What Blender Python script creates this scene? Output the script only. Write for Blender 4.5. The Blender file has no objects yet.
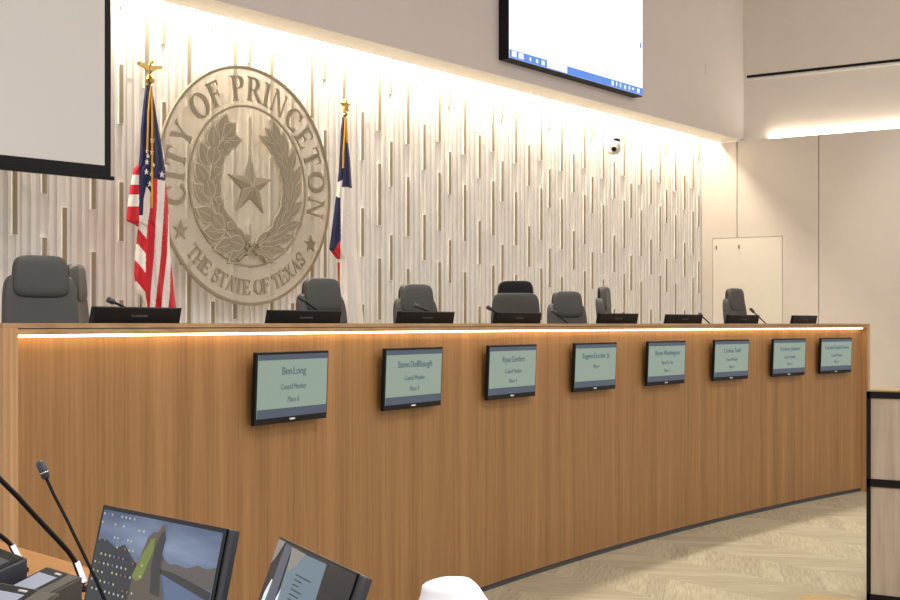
import bpy, math, random
from math import sin, cos, pi, radians as R, sqrt, atan2
random.seed(7)
C = bpy.context.scene.collection
# ------------------------------------------------------------------ survey of the room
# x runs along the back wall, y into it, z up from the public floor; the photographer stands at 0,0
EYE = 1.58; FPX = 1387.0; HOR = 324.0
CA, SA = 0.8147, 0.5799
def cam_pt(px, py, Z):
    X = (px - 450) / FPX * Z
    return (SA * X + CA * Z, -CA * X + SA * Z, EYE + (HOR - py) / FPX * Z)
def on_v(px, v, py=None):
    t = (px - 450) / FPX
    Z = v / (SA - CA * t)
    u = (CA + SA * t) * Z
    return u if py is None else (u, EYE + (HOR - py) * Z / FPX)
def proj_x(u, v):
    return 450 + FPX * (SA * u - CA * v) / (CA * u + SA * v)

# ------------------------------------------------------------------ materials
def lin(c):
    def f(x):
        x /= 255.0
        return x / 12.92 if x <= .04045 else ((x + .055) / 1.055) ** 2.4
    return (f(c[0]), f(c[1]), f(c[2]), 1)
def base_mat(name):
    m = bpy.data.materials.new(name); m.use_nodes = True
    nt = m.node_tree; b = nt.nodes['Principled BSDF']
    return m, nt, b
def mat(name, col, rough=.5, metal=0, var=.06, scale=30, bump=0, spec=.5):
    m, nt, b = base_mat(name)
    n = nt.nodes.new('ShaderNodeTexNoise'); n.inputs['Scale'].default_value = scale; n.inputs['Detail'].default_value = 3
    tc = nt.nodes.new('ShaderNodeTexCoord'); nt.links.new(tc.outputs['Object'], n.inputs['Vector'])
    r = nt.nodes.new('ShaderNodeValToRGB'); c = lin(col)
    r.color_ramp.elements[0].color = (*[x * (1 - var) for x in c[:3]], 1)
    r.color_ramp.elements[1].color = (*[min(1, x * (1 + var)) for x in c[:3]], 1)
    r.color_ramp.elements[0].position = .3; r.color_ramp.elements[1].position = .7
    nt.links.new(n.outputs['Fac'], r.inputs['Fac']); nt.links.new(r.outputs['Color'], b.inputs['Base Color'])
    b.inputs['Roughness'].default_value = rough; b.inputs['Metallic'].default_value = metal
    b.inputs['Specular IOR Level'].default_value = spec
    if bump:
        bp = nt.nodes.new('ShaderNodeBump'); bp.inputs['Strength'].default_value = bump; bp.inputs['Distance'].default_value = .002
        nt.links.new(n.outputs['Fac'], bp.inputs['Height']); nt.links.new(bp.outputs['Normal'], b.inputs['Normal'])
    return m
def emit(name, col, s=1.0, linear=False):
    m, nt, b = base_mat(name); c = col if linear else lin(col)
    b.inputs['Base Color'].default_value = (.01, .01, .01, 1)
    b.inputs['Emission Color'].default_value = c; b.inputs['Emission Strength'].default_value = s
    b.inputs['Roughness'].default_value = .35
    return m
def wood(name, c0, c1, strip=9.0, rough=.45, grain=(90, 90, 2.0), axis='x', stripvar=.5):
    m, nt, b = base_mat(name); L = nt.links; N = nt.nodes.new
    tc = N('ShaderNodeTexCoord')
    mp = N('ShaderNodeMapping'); mp.inputs['Scale'].default_value = grain; L.new(tc.outputs['Object'], mp.inputs['Vector'])
    n1 = N('ShaderNodeTexNoise'); n1.inputs['Scale'].default_value = 1; n1.inputs['Detail'].default_value = 5; n1.inputs['Roughness'].default_value = .65
    L.new(mp.outputs['Vector'], n1.inputs['Vector'])
    sx = N('ShaderNodeSeparateXYZ'); L.new(tc.outputs['Object'], sx.inputs['Vector'])
    mu = N('ShaderNodeMath'); mu.operation = 'MULTIPLY'; mu.inputs[1].default_value = strip
    L.new(sx.outputs[{'x': 'X', 'y': 'Y', 'z': 'Z'}[axis]], mu.inputs[0])
    n2 = N('ShaderNodeTexNoise'); n2.noise_dimensions = '1D'; n2.inputs['Scale'].default_value = 1; n2.inputs['Detail'].default_value = 3
    L.new(mu.outputs[0], n2.inputs['W'])
    mx = N('ShaderNodeMix'); mx.data_type = 'FLOAT'; mx.inputs['Factor'].default_value = stripvar
    L.new(n1.outputs['Fac'], mx.inputs['A']); L.new(n2.outputs['Fac'], mx.inputs['B'])
    r = N('ShaderNodeValToRGB'); r.color_ramp.elements[0].color = lin(c0); r.color_ramp.elements[1].color = lin(c1)
    r.color_ramp.elements[0].position = .34; r.color_ramp.elements[1].position = .66
    L.new(mx.outputs['Result'], r.inputs['Fac']); L.new(r.outputs['Color'], b.inputs['Base Color'])
    b.inputs['Roughness'].default_value = rough; b.inputs['Specular IOR Level'].default_value = .35
    return m
def carpet():
    m, nt, b = base_mat('carpet_chevron'); L = nt.links; N = nt.nodes.new
    tc = N('ShaderNodeTexCoord'); sx = N('ShaderNodeSeparateXYZ')
    mp = N('ShaderNodeMapping'); mp.inputs['Rotation'].default_value = (0, 0, R(20)); L.new(tc.outputs['Object'], mp.inputs['Vector'])
    L.new(mp.outputs['Vector'], sx.inputs['Vector'])
    def math_(op, a, bb):
        q = N('ShaderNodeMath'); q.operation = op
        for i, s in enumerate((a, bb)):
            if isinstance(s, (int, float)): q.inputs[i].default_value = s
            else: L.new(s, q.inputs[i])
        return q.outputs[0]
    t = math_('PINGPONG', sx.outputs['X'], .5)
    val = math_('ADD', sx.outputs['Y'], t)
    al = math_('SUBTRACT', sx.outputs['Y'], t)
    fl = math_('FLOOR', math_('MULTIPLY', sx.outputs['X'], 2.0), 0)
    cb = N('ShaderNodeCombineXYZ')
    L.new(math_('MULTIPLY', val, 55.0), cb.inputs[0]); L.new(math_('MULTIPLY', al, 3.0), cb.inputs[1]); L.new(fl, cb.inputs[2])
    n1 = N('ShaderNodeTexNoise'); n1.inputs['Scale'].default_value = 1; n1.inputs['Detail'].default_value = 4
    L.new(cb.outputs[0], n1.inputs['Vector'])
    pl = N('ShaderNodeTexWhiteNoise'); pl.noise_dimensions = '2D'
    cb2 = N('ShaderNodeCombineXYZ'); L.new(math_('FLOOR', math_('MULTIPLY', val, 6.0), 0), cb2.inputs[0]); L.new(fl, cb2.inputs[1])
    L.new(cb2.outputs[0], pl.inputs['Vector'])
    f = math_('ADD', math_('MULTIPLY', n1.outputs['Fac'], .8), math_('MULTIPLY', pl.outputs['Value'], .16))
    r = N('ShaderNodeValToRGB'); r.color_ramp.elements[0].color = lin((150, 139, 118)); r.color_ramp.elements[1].color = lin((194, 183, 157))
    r.color_ramp.elements[0].position = .24; r.color_ramp.elements[1].position = .76
    L.new(f, r.inputs['Fac']); L.new(r.outputs['Color'], b.inputs['Base Color']); b.inputs['Roughness'].default_value = .95
    b.inputs['Specular IOR Level'].default_value = .1
    return m
M = {}
M['carpet'] = carpet()
M['wall'] = mat('painted_wall', (226, 218, 210), .8, var=.015, scale=4)
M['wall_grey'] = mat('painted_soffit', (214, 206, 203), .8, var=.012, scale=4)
M['ceil'] = mat('ceiling_paint', (225, 222, 216), .9, var=.02)
M['panel'] = mat('wall_panel_laminate', (204, 195, 186), .6, var=.012, scale=5)
M['gap'] = mat('dark_gap', (120, 108, 96), .9)
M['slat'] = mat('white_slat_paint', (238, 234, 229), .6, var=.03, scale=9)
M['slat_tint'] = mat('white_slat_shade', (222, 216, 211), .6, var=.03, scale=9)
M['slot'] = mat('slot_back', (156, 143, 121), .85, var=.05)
M['oak'] = wood('oak_veneer', (134, 97, 58), (166, 124, 80), strip=7, grain=(60, 60, 1.6), stripvar=.4)
M['oak_edge'] = wood('oak_edge', (150, 116, 80), (186, 150, 108), strip=6, grain=(2, 30, 60), stripvar=.2)
M['oak_post'] = wood('oak_post', (168, 128, 88), (196, 156, 112), strip=30, grain=(60, 60, 1.6), stripvar=.3)
M['oak_inside'] = wood('oak_inside', (150, 112, 72), (176, 136, 92), strip=4, grain=(3, 40, 40), stripvar=.3)
M['toe'] = mat('toe_kick_grey', (72, 72, 74), .7)
M['black'] = mat('black_plastic', (14, 14, 16), .5, var=.1, spec=.25)
M['black_gloss'] = mat('black_gloss', (10, 10, 12), .25, var=.1, spec=.3)
M['charcoal'] = mat('charcoal_plastic', (58, 60, 66), .4)
M['leather'] = mat('grey_leather', (70, 69, 67), .5, var=.1, scale=140, bump=.25)
M['leather_dark'] = mat('dark_leather', (52, 51, 50), .5, var=.1, scale=140, bump=.25)
M['chrome'] = mat('chrome', (200, 200, 200), .2, 1)
M['brass'] = mat('brass', (206, 176, 104), .25, 1, var=.05)
M['silver'] = mat('silver_pole', (210, 205, 190), .25, 1)
M['gold_cord'] = mat('gold_cord', (214, 160, 40), .7)
M['white_metal'] = mat('white_metal', (230, 230, 228), .4)
M['letter'] = mat('taupe_metal', (164, 152, 130), .45, .1, var=.03, spec=.3)
M['letter_dark'] = mat('taupe_rim', (160, 148, 126), .45, .1, var=.03)
M['vein'] = mat('taupe_light_edge', (206, 196, 174), .5, var=.03)
M['flag_red'] = mat('flag_red', (206, 30, 44), .75, var=.05)
M['flag_white'] = mat('flag_white', (240, 232, 226), .75, var=.03)
M['flag_blue'] = mat('flag_blue', (26, 33, 78), .75, var=.06)
M['screen_fabric'] = mat('projection_fabric', (224, 222, 219), .85, var=.008, scale=3)
M['ash'] = wood('grey_ash', (154, 138, 122), (190, 174, 156), strip=5, grain=(14, 14, 1.0), stripvar=.25)
M['tan_wood'] = wood('tan_table_wood', (150, 124, 80), (172, 146, 98), strip=6, grain=(3, 60, 60), stripvar=.2)
M['desk_brown'] = wood('brown_desk_wood', (92, 66, 48), (120, 88, 64), strip=6, grain=(3, 50, 50), stripvar=.2)
M['ledge'] = wood('honey_ledge', (164, 112, 58), (186, 132, 72), strip=6, grain=(3, 50, 50), stripvar=.2)
M['white_cloth'] = mat('white_cloth', (250, 250, 252), .9, var=.01)
M['led'] = emit('led_diffuser', (255, 224, 172), 10)
M['led_white'] = emit('mic_ring_light', (235, 238, 255), 1.2)
M['paper'] = mat('paper', (225, 220, 205), .9)
def acrylic():
    m, nt, b = base_mat('frosted_acrylic'); L = nt.links
    b.inputs['Base Color'].default_value = lin((236, 229, 215)); b.inputs['Roughness'].default_value = .4
    n = nt.nodes.new('ShaderNodeTexNoise'); n.inputs['Scale'].default_value = 2
    tr = nt.nodes.new('ShaderNodeBsdfTransparent'); tr.inputs['Color'].default_value = (1, .985, .95, 1)
    mr = nt.nodes.new('ShaderNodeMapRange'); mr.inputs['To Min'].default_value = .31; mr.inputs['To Max'].default_value = .35
    L.new(n.outputs['Fac'], mr.inputs['Value'])
    mx = nt.nodes.new('ShaderNodeMixShader'); L.new(mr.outputs['Result'], mx.inputs['Fac'])
    L.new(tr.outputs[0], mx.inputs[1]); L.new(b.outputs[0], mx.inputs[2])
    L.new(mx.outputs[0], nt.nodes['Material Output'].inputs['Surface'])
    return m
M['acrylic'] = acrylic()
M['scr_body'] = emit('name_screen_green', (146, 166, 152), .86)
M['scr_band'] = emit('name_screen_band', (72, 88, 108), .8)
M['scr_text'] = emit('name_screen_text', (66, 90, 112), .8)
M['tv_white'] = emit('display_white', (252, 253, 255), 1.25)
M['tv_blue'] = emit('display_taskbar', (92, 146, 236), 1.0)
M['tv_icon'] = emit('display_icon', (240, 246, 255), 1.1)
M['logo_grey'] = mat('logo_grey', (96, 98, 104), .5)
M['logo_white'] = mat('logo_white', (220, 220, 222), .5)

# ------------------------------------------------------------------ mesh helpers
class MB:
    def __init__(s): s.v = []; s.f = []; s.m = []
    def add(s, vs, fs, mi=0):
        o = len(s.v); s.v += [tuple(p) for p in vs]
        for f in fs: s.f.append([o + i for i in f]); s.m.append(mi)
    def box(s, x0, y0, z0, x1, y1, z1, mi=0):
        s.add([(x0,y0,z0),(x1,y0,z0),(x1,y1,z0),(x0,y1,z0),(x0,y0,z1),(x1,y0,z1),(x1,y1,z1),(x0,y1,z1)],
              [(0,3,2,1),(4,5,6,7),(0,1,5,4),(1,2,6,5),(2,3,7,6),(3,0,4,7)], mi)
    def prism(s, poly, y0, y1, mi=0, side=None):      # polygon in x,z extruded along y (y0 nearer the viewer)
        n = len(poly); vs = [(p[0], y0, p[1]) for p in poly] + [(p[0], y1, p[1]) for p in poly]
        s.add(vs, [list(range(n)), [n + i for i in reversed(range(n))]], mi)
        o = len(s.v) - 2 * n
        for i in range(n):
            j = (i + 1) % n; s.f.append([o + i, o + n + i, o + n + j, o + j]); s.m.append(mi if side is None else side)
    def flat(s, poly, y, mi=0): s.add([(p[0], y, p[1]) for p in poly], [list(range(len(poly)))], mi)
    def slab(s, poly, z0, z1, mi=0):                  # polygon in x,y extruded along z
        n = len(poly); s.add([(p[0], p[1], z0) for p in poly] + [(p[0], p[1], z1) for p in poly],
              [[*reversed(range(n))], [n + i for i in range(n)]] + [[i, (i+1) % n, n + (i+1) % n, n + i] for i in range(n)], mi)
    def tube(s, pts, r, n=8, mi=0):
        import mathutils
        P = [mathutils.Vector(p) for p in pts]; k = len(P)
        rr = r if isinstance(r, (list, tuple)) else [r] * k
        o = len(s.v); ref = None
        for i in range(k):
            d = (P[min(i+1, k-1)] - P[max(i-1, 0)]).normalized()
            if ref is None:
                ref = mathutils.Vector((0,0,1)) if abs(d.z) < .9 else mathutils.Vector((1,0,0))
            a = d.cross(ref).normalized(); b = d.cross(a).normalized(); ref = a.cross(d) if False else ref
            for j in range(n):
                t = 2*pi*j/n; q = P[i] + (a*cos(t) + b*sin(t)) * rr[i]; s.v.append(tuple(q))
        for i in range(k-1):
            for j in range(n):
                a0 = o + i*n + j; a1 = o + i*n + (j+1) % n
                s.f.append([a0, a1, a1 + n, a0 + n]); s.m.append(mi)
        s.f.append([o + j for j in range(n)]); s.m.append(mi)
        s.f.append([o + (k-1)*n + j for j in reversed(range(n))]); s.m.append(mi)
    def lathe(s, prof, n=20, c=(0,0), mi=0):
        o = len(s.v); k = len(prof)
        for r, z in prof:
            for j in range(n): s.v.append((c[0] + r*cos(2*pi*j/n), c[1] + r*sin(2*pi*j/n), z))
        for i in range(k-1):
            for j in range(n):
                s.f.append([o+i*n+j, o+i*n+(j+1)%n, o+(i+1)*n+(j+1)%n, o+(i+1)*n+j]); s.m.append(mi)
        s.f.append([o + j for j in reversed(range(n))]); s.m.append(mi)
        s.f.append([o + (k-1)*n + j for j in range(n)]); s.m.append(mi)
    def sup(s, c, r, e1=.5, e2=.5, n=20, mi=0, fn=None):   # rounded block (superellipsoid)
        sg = lambda x, e: math.copysign(abs(x)**e, x)
        o = len(s.v); rows = n//2
        for i in range(rows+1):
            ph = -pi/2 + pi*i/rows
            for j in range(n):
                th = 2*pi*j/n
                p = [r[0]*sg(cos(ph),e1)*sg(cos(th),e2), r[1]*sg(cos(ph),e1)*sg(sin(th),e2), r[2]*sg(sin(ph),e1)]
                if fn: p = fn(*p)
                s.v.append((c[0]+p[0], c[1]+p[1], c[2]+p[2]))
        for i in range(rows):
            for j in range(n):
                s.f.append([o+i*n+j, o+i*n+(j+1)%n, o+(i+1)*n+(j+1)%n, o+(i+1)*n+j]); s.m.append(mi)
    def build(s, name, mats, parent=None, smooth=False, bevel=0, merge=False, seg=2):
        me = bpy.data.meshes.new(name); me.from_pydata(s.v, [], s.f)
        for q in (mats if isinstance(mats, (list, tuple)) else [mats]): me.materials.append(q)
        me.polygons.foreach_set('material_index', s.m)
        if smooth: me.polygons.foreach_set('use_smooth', [True]*len(s.f))
        me.update(); 
        import bmesh
        bm = bmesh.new(); bm.from_mesh(me)
        if merge: bmesh.ops.remove_doubles(bm, verts=bm.verts, dist=1e-5)
        bmesh.ops.recalc_face_normals(bm, faces=bm.faces); bm.to_mesh(me); bm.free()
        o = bpy.data.objects.new(name, me); C.objects.link(o)
        if parent: o.parent = parent
        if bevel:
            b = o.modifiers.new('bevel', 'BEVEL'); b.width = bevel; b.segments = seg; b.limit_method = 'ANGLE'
        return o
def tag(o, label, cat, group=None):
    o['label'] = label; o['category'] = cat
    if group: o['group'] = group
    return o
def thing(name, label, cat, loc=(0,0,0), rz=0, group=None):
    o = bpy.data.objects.new(name, None); C.objects.link(o); o.empty_display_size = .1
    o.location = loc; o.rotation_euler = (0, 0, rz)
    return tag(o, label, cat, group)
def struct(o): o['kind'] = 'structure'; return o
def kids(o): return [c for c in bpy.data.objects if c.parent == o]
def copy_tree(o, parent=None):
    c = o.copy(); C.objects.link(c); c.parent = parent
    for ch in kids(o): copy_tree(ch, c)
    return c
def text(body, size, m, parent, loc, name, width=None, depth=0, rx=0):
    cu = bpy.data.curves.new(name, 'FONT'); cu.body = body; cu.size = size; cu.align_x = 'CENTER'; cu.align_y = 'CENTER'
    cu.extrude = depth
    t = bpy.data.objects.new(name + '_src', cu); C.objects.link(t)
    bpy.context.view_layer.update()
    me = bpy.data.meshes.new_from_object(t.evaluated_get(bpy.context.evaluated_depsgraph_get()))
    C.objects.unlink(t); bpy.data.objects.remove(t)
    xs = [v.co.x for v in me.vertices]; w = max(xs) - min(xs); k = width / w if width else 1
    mid = (max(xs) + min(xs)) / 2
    for v in me.vertices: v.co = ((v.co.x - mid) * k, -v.co.z, v.co.y)
    me.materials.clear(); me.materials.append(m); me.name = name
    o = bpy.data.objects.new(name, me); C.objects.link(o); o.parent = parent; o.location = loc
    return o

def words(body, size, m, parent, loc, width, depth):      # a line of writing, one mesh per word
    os_ = [text(wd, size, m, parent, loc, 'name_word', None, depth) for wd in body.split()]
    ws = [2*max(v.co.x for v in o.data.vertices) for o in os_]; g = .26*size; tot = sum(ws) + g*(len(ws) - 1); k = width/tot; x = -width/2
    for o, w_ in zip(os_, ws):
        for v in o.data.vertices: v.co.x *= k
        o.location.x = loc[0] + x + w_*k/2; x += (w_ + g)*k
# ------------------------------------------------------------------ the setting
V_DECO, V_SOF, U_R = 7.70, 7.145, 16.40
Z_PAN = 3.885
Z_PLAT, Z_SOF, Z_CEIL = .60, 3.908, 6.20
UC, VC, RAD = 9.20, 4.68 - 27.0, 27.0          # the dais follows this circle
def arc(phi, d=0): return (UC + (RAD - d) * sin(phi), VC + (RAD - d) * cos(phi))
def phi_at(px, d=0):
    a, b = -.32, .32
    for _ in range(50):
        m_ = (a + b) / 2
        if proj_x(*arc(m_, d)) < px: a = m_
        else: b = m_
    return a
PH0, PH1 = phi_at(3, .06), phi_at(870, .06)

q = MB(); q.box(-5, -9, -.1, U_R + .3, 8.2, 0); struct(q.build('floor', M['carpet']))
q = MB(); q.box(-5, -9, Z_CEIL, U_R + .3, 8.2, Z_CEIL + .1); struct(q.build('ceiling', M['ceil']))
# raised platform behind the dais
pts = [arc(PH0 + (PH1 - PH0) * i / 30, -.12) for i in range(31)]
q = MB(); q.slab(pts + [(U_R, pts[-1][1]), (U_R, V_DECO), (pts[0][0], V_DECO)], .0, Z_PLAT); struct(q.build('floor_platform', M['carpet']))
# back wall : vertical white slats in changing depths with deep slots
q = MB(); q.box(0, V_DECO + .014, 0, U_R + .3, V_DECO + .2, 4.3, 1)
PER, VP, SW = .914, .845, .040
uA0 = on_v(90.5, V_DECO)
slots = [(0, .806, 1.35), (.252, .595, 1.016), (.492, .884, 1.43), (.662, .394, .80)]
rs = random.Random(3)
layout = []                                    # strips of one repeat: (start, width, bar or None, breaks)
for i, (o_, z0, z1) in enumerate(slots):
    nx = slots[i+1][0] if i < 3 else PER
    layout.append((o_, SW, (z0, z1), None))
    gap = nx - o_ - SW; n = 6 if gap > .18 else 4
    w = [rs.uniform(.6, 1.5) for _ in range(n)]; k = gap / sum(w); x = o_ + SW
    for j in range(n):
        d0 = [.001, .011, .003, .013][(j + i) % 4]; d1 = d0 if rs.random() < .5 else [.003, .013, .002, .009][(j + i) % 4]
        layout.append((x, w[j]*k, None, sorted([rs.uniform(0, VP), rs.uniform(0, VP)]) + [d0, d1])); x += w[j]*k
ZT = 4.18
k0 = int((uA0 - .5) / PER) + 1
for kk in range(-k0, 16):
    for (o_, w, sl, br) in layout:
        x0 = uA0 + kk*PER + o_; x1 = x0 + w
        if x1 > U_R - .05 or x0 < .05: continue
        for r in range(-3, 5):
            zb = EYE + r*VP
            if sl:
                a, b = max(zb + sl[0], Z_PLAT), min(zb + sl[1], ZT)
                if b - a > .01:
                    q.box(x0, V_DECO - .008, a - .006, x1 + .001, V_DECO + .02, b + .006, 1)
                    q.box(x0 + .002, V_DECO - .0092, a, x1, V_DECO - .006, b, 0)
            else:
                a, b, d0, d1 = br
                for (e, f, d) in ((zb + a, zb + b, d0), (zb + b, zb + a + VP, d1)):
                    e, f = max(e, Z_PLAT), min(f, ZT)
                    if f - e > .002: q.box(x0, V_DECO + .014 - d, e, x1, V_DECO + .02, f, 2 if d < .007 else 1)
struct(q.build('wall_back', [M['slot'], M['slat'], M['slat_tint']]))
# upper wall (soffit) hanging in front of the slats, open light slot behind its lip
q = MB()
q.box(0, V_SOF, Z_SOF, U_R + .04, V_SOF + .1, Z_CEIL); 

q.box(0, V_SOF + .1, 4.32, U_R + .12, V_DECO + .2, 4.40)  # unseen cover closing the slot, added to stop light leaking
struct(q.build('wall_upper', M['wall_grey']))
q = MB(); q.box(0, V_SOF + .003, Z_SOF - .006, U_R, V_SOF + .33, Z_SOF); q.box(0, V_SOF + .30, Z_SOF, U_R, V_SOF + .33, Z_SOF + .05); struct(q.build('soffit_painted_glow', M['slat']))  # soffit underside and lip coloured white to stand in for cove glow
# right wall : laminate panels below, painted wall set back above
q = MB()
vd0, vd1, zd = 6.62, 7.546, 2.667
for (a, b) in ((-9, -.2), (-.19, 2.93), (2.94, 4.0), (4.01, 5.075), (5.085, 6.145), (6.155, 7.211), (7.221, 8.0)):
    for (c, d, e, f) in ((a, min(b, vd0 - .006), 0, Z_PAN), (max(a, vd0 - .006), min(b, vd1 + .006), zd + .006, Z_PAN), (max(a, vd1 + .006), b, 0, Z_PAN)):
        if d > c: q.box(U_R, c, e, U_R + .036, d, f)
q.box(U_R + .03, -9, 0, U_R + .038, 8.0, Z_PAN - .03, 1)
struct(q.build('wall_right', [M['panel'], M['gap']]))
q = MB(); q.box(U_R + .04, -9, Z_PAN - .2, U_R + .3, 8.2, Z_CEIL); struct(q.build('wall_right_upper', M['wall']))
dr = bpy.data.objects.new('door_1', None); C.objects.link(dr); struct(dr)
q = MB(); q.box(U_R - .002, vd0, Z_PLAT, U_R + .05, vd1, zd); q.build('door_leaf', mat('door_paint', (216, 209, 199), .6, var=.01), dr)
for y in (on_v(716, 1), ):
    pass
for px in (716.5, 739):
    t = (px - 450) / FPX; vv = U_R * (SA - CA*t) / (CA + SA*t)
    q = MB(); q.box(U_R - .012, vv - .007, 2.53, U_R, vv + .007, 2.58); q.build('door_hook', M['gap'], dr)
# ------------------------------------------------------------------ wall fittings on the right
d = thing('slot_diffuser', 'long black linear air slot high on the upper right wall', 'air vent', (U_R + .039, 3.0, 4.70))
q = MB(); q.box(-.006, -7, -.016, .0, 4.1, .016); q.build('slot', M['black'], d)
q = MB(); q.box(-.012, -7, -.05, 0, 4.1, -.035); q.build('trim_strip', M['white_metal'], d)
pu, pz = on_v(706.5, V_SOF, 69)
d = thing('wall_plate', 'small blank white plate on the upper wall right of the lit display', 'wall plate', (pu, V_SOF, pz))
q = MB(); q.box(-.035, -.006, -.06, .035, 0, .06); q.build('plate', M['wall_grey'], d, bevel=.002)

# ------------------------------------------------------------------ dais
dais = thing('dais', 'long curved oak council dais with glowing strip under its top edge', 'dais', (*arc(0), 0))
ox, oy = arc(0)
def sweep(q, prof, p0, p1, n=60, mi=0):
    o = len(q.v); k = len(prof)
    for i in range(n+1):
        ph = p0 + (p1 - p0)*i/n
        for (dd, z) in prof:
            a = arc(ph, dd); q.v.append((a[0]-ox, a[1]-oy, z))
    for i in range(n):
        for j in range(k):
            q.f.append([o+i*k+j, o+i*k+(j+1)%k, o+(i+1)*k+(j+1)%k, o+(i+1)*k+j]); q.m.append(mi)
    q.f.append([o+j for j in range(k)]); q.m.append(mi); q.f.append([o+n*k+j for j in reversed(range(k))]); q.m.append(mi)
rect = lambda d0, d1, z0, z1: [(d0,z0),(d1,z0),(d1,z1),(d0,z1)]
pl, pr = .076/RAD, .050/RAD
q = MB(); sweep(q, rect(-.05, 0, .035, EYE - .036), PH0 + pl*.9, PH1 - pr*.9); q.build('front_panel', M['oak'], dais)
q = MB(); sweep(q, rect(.0, .06, EYE - .014, EYE + .003), PH0, PH1); sweep(q, rect(.0, .055, EYE - .018, EYE - .014), PH0 + pl, PH1 - pr, mi=1); sweep(q, rect(.0, .06, EYE - .037, EYE - .018), PH0 + pl, PH1 - pr)
q.build('fascia', [M['oak_edge'], M['toe']], dais)
q = MB(); sweep(q, rect(-.30, .0, EYE - .037, EYE + .003), PH0, PH1); q.build('ledge', M['oak_edge'], dais)
for (a, b) in ((PH0, PH0 + pl), (PH1 - pr, PH1)):
    q = MB(); sweep(q, rect(-.05, .06, .0, EYE - .014), a, b, 2); q.build('end_post', M['oak_post'], dais)
    q = MB(); sweep(q, rect(-.75, -.05, .0, EYE - .30), a, b, 2); q.build('end_panel', M['oak_post'], dais)
q = MB(); sweep(q, rect(-.05, -.012, .0, .035), PH0 + pl, PH1 - pr); q.build('toe_kick', M['toe'], dais)
q = MB(); sweep(q, rect(.022, .040, EYE - .046, EYE - .037), PH0 + pl, PH1 - pr - .002, 90); q.build('light_strip', M['led'], dais)
DESK_Z = 1.36
q = MB(); sweep(q, rect(-.80, -.05, DESK_Z - .03, DESK_Z), PH0 + pl, PH1 - pr); q.build('worktop', M['oak_inside'], dais)

# name displays on the dais front
people = [('Ben Long', 'Council Member', 'Place 6'), ('Steve Deffibaugh', 'Council Member', 'Place 5'), ('Ryan Gerfers', 'Council Member', 'Place 4'),
          ('Eugene Escobar Jr.', 'Mayor', ''), ('Bryan Washington', 'Mayor Pro Tem', 'Place 1'), ('Cristina Todd', 'Council Member', 'Place 2'),
          ('Terrance Johnson', 'Council Member', 'Place 3'), ('Carolyn David-Graves', 'Council Member', 'Place 7')]
seat_lab = ['leftmost', 'second from left', 'third from left', 'fourth from left', 'fifth from left', 'sixth from left', 'second from right', 'rightmost']
disp_lab = ['largest looking name display, at the left end of the oak dais front, reading Place 6',
            'second name display from the left on the oak dais front, reading Place 5',
            'third name display from the left on the oak dais front, reading Place 4',
            'name display with only two text lines, fourth from the left on the dais front',
            'fifth name display from the left on the dais front, reading Mayor Pro Tem',
            'sixth name display from the left on the dais front, third from the right',
            'name display second from the right end of the oak dais front',
            'smallest looking name display, at the far right end of the oak dais front']
W, H = .61, .322
wid = [.20, .36, .28, .40, .39, .29, .38, .46]
for i, px in enumerate((292.3, 413.5, 512.2, 595.2, 666.3, 731.2, 789, 836)):
    ph = phi_at(px, .05)
    d = thing('name_display', disp_lab[i], 'monitor', (*arc(ph, .055), EYE - .286), -ph, 'name displays along the dais front')
    d.rotation_euler = (R(2.2), 0, -ph)
    q = MB(); q.box(-W/2, -.0, -H/2, W/2, .02, H/2); q.build('housing', M['black'], d, bevel=.003)
    q = MB(); q.box(-.1, .02, -.1, .1, .048, .1); q.build('wall_bracket', M['charcoal'], d)
    zb, zt = -H/2 + .028, H/2 - .012
    q = MB(); q.box(-W/2 + .012, -.002, zb, W/2 - .012, .004, zt); s = q.build('screen', M['scr_body'], d)
    q = MB(); q.box(-W/2 + .012, -.0035, zb, W/2 - .012, -.002, zb + .040); q.build('footer_band', M['scr_band'], s)
    q = MB(); q.box(-W/2 + .012, -.0035, zt - .024, W/2 - .012, -.002, zt); q.build('header_band', M['scr_band'], s)
    a, b, c = people[i]
    words(a, .049, M['scr_text'], s, (0, -.004, .073), wid[i], .0006)
    text(b, .036, M['scr_text'], s, (0, -.004, .002), 'role_text', {'Mayor': .09, 'Mayor Pro Tem': .185}.get(b, .215), .0004)
    if c: text(c, .036, M['scr_text'], s, (0, -.004, -.056), 'place_text', .095, .0004)
    q = MB(); q.box(-.022, -.001, -H/2 + .012, .022, .001, -H/2 + .020); q.build('maker_mark', M['logo_white'], d)

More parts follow.
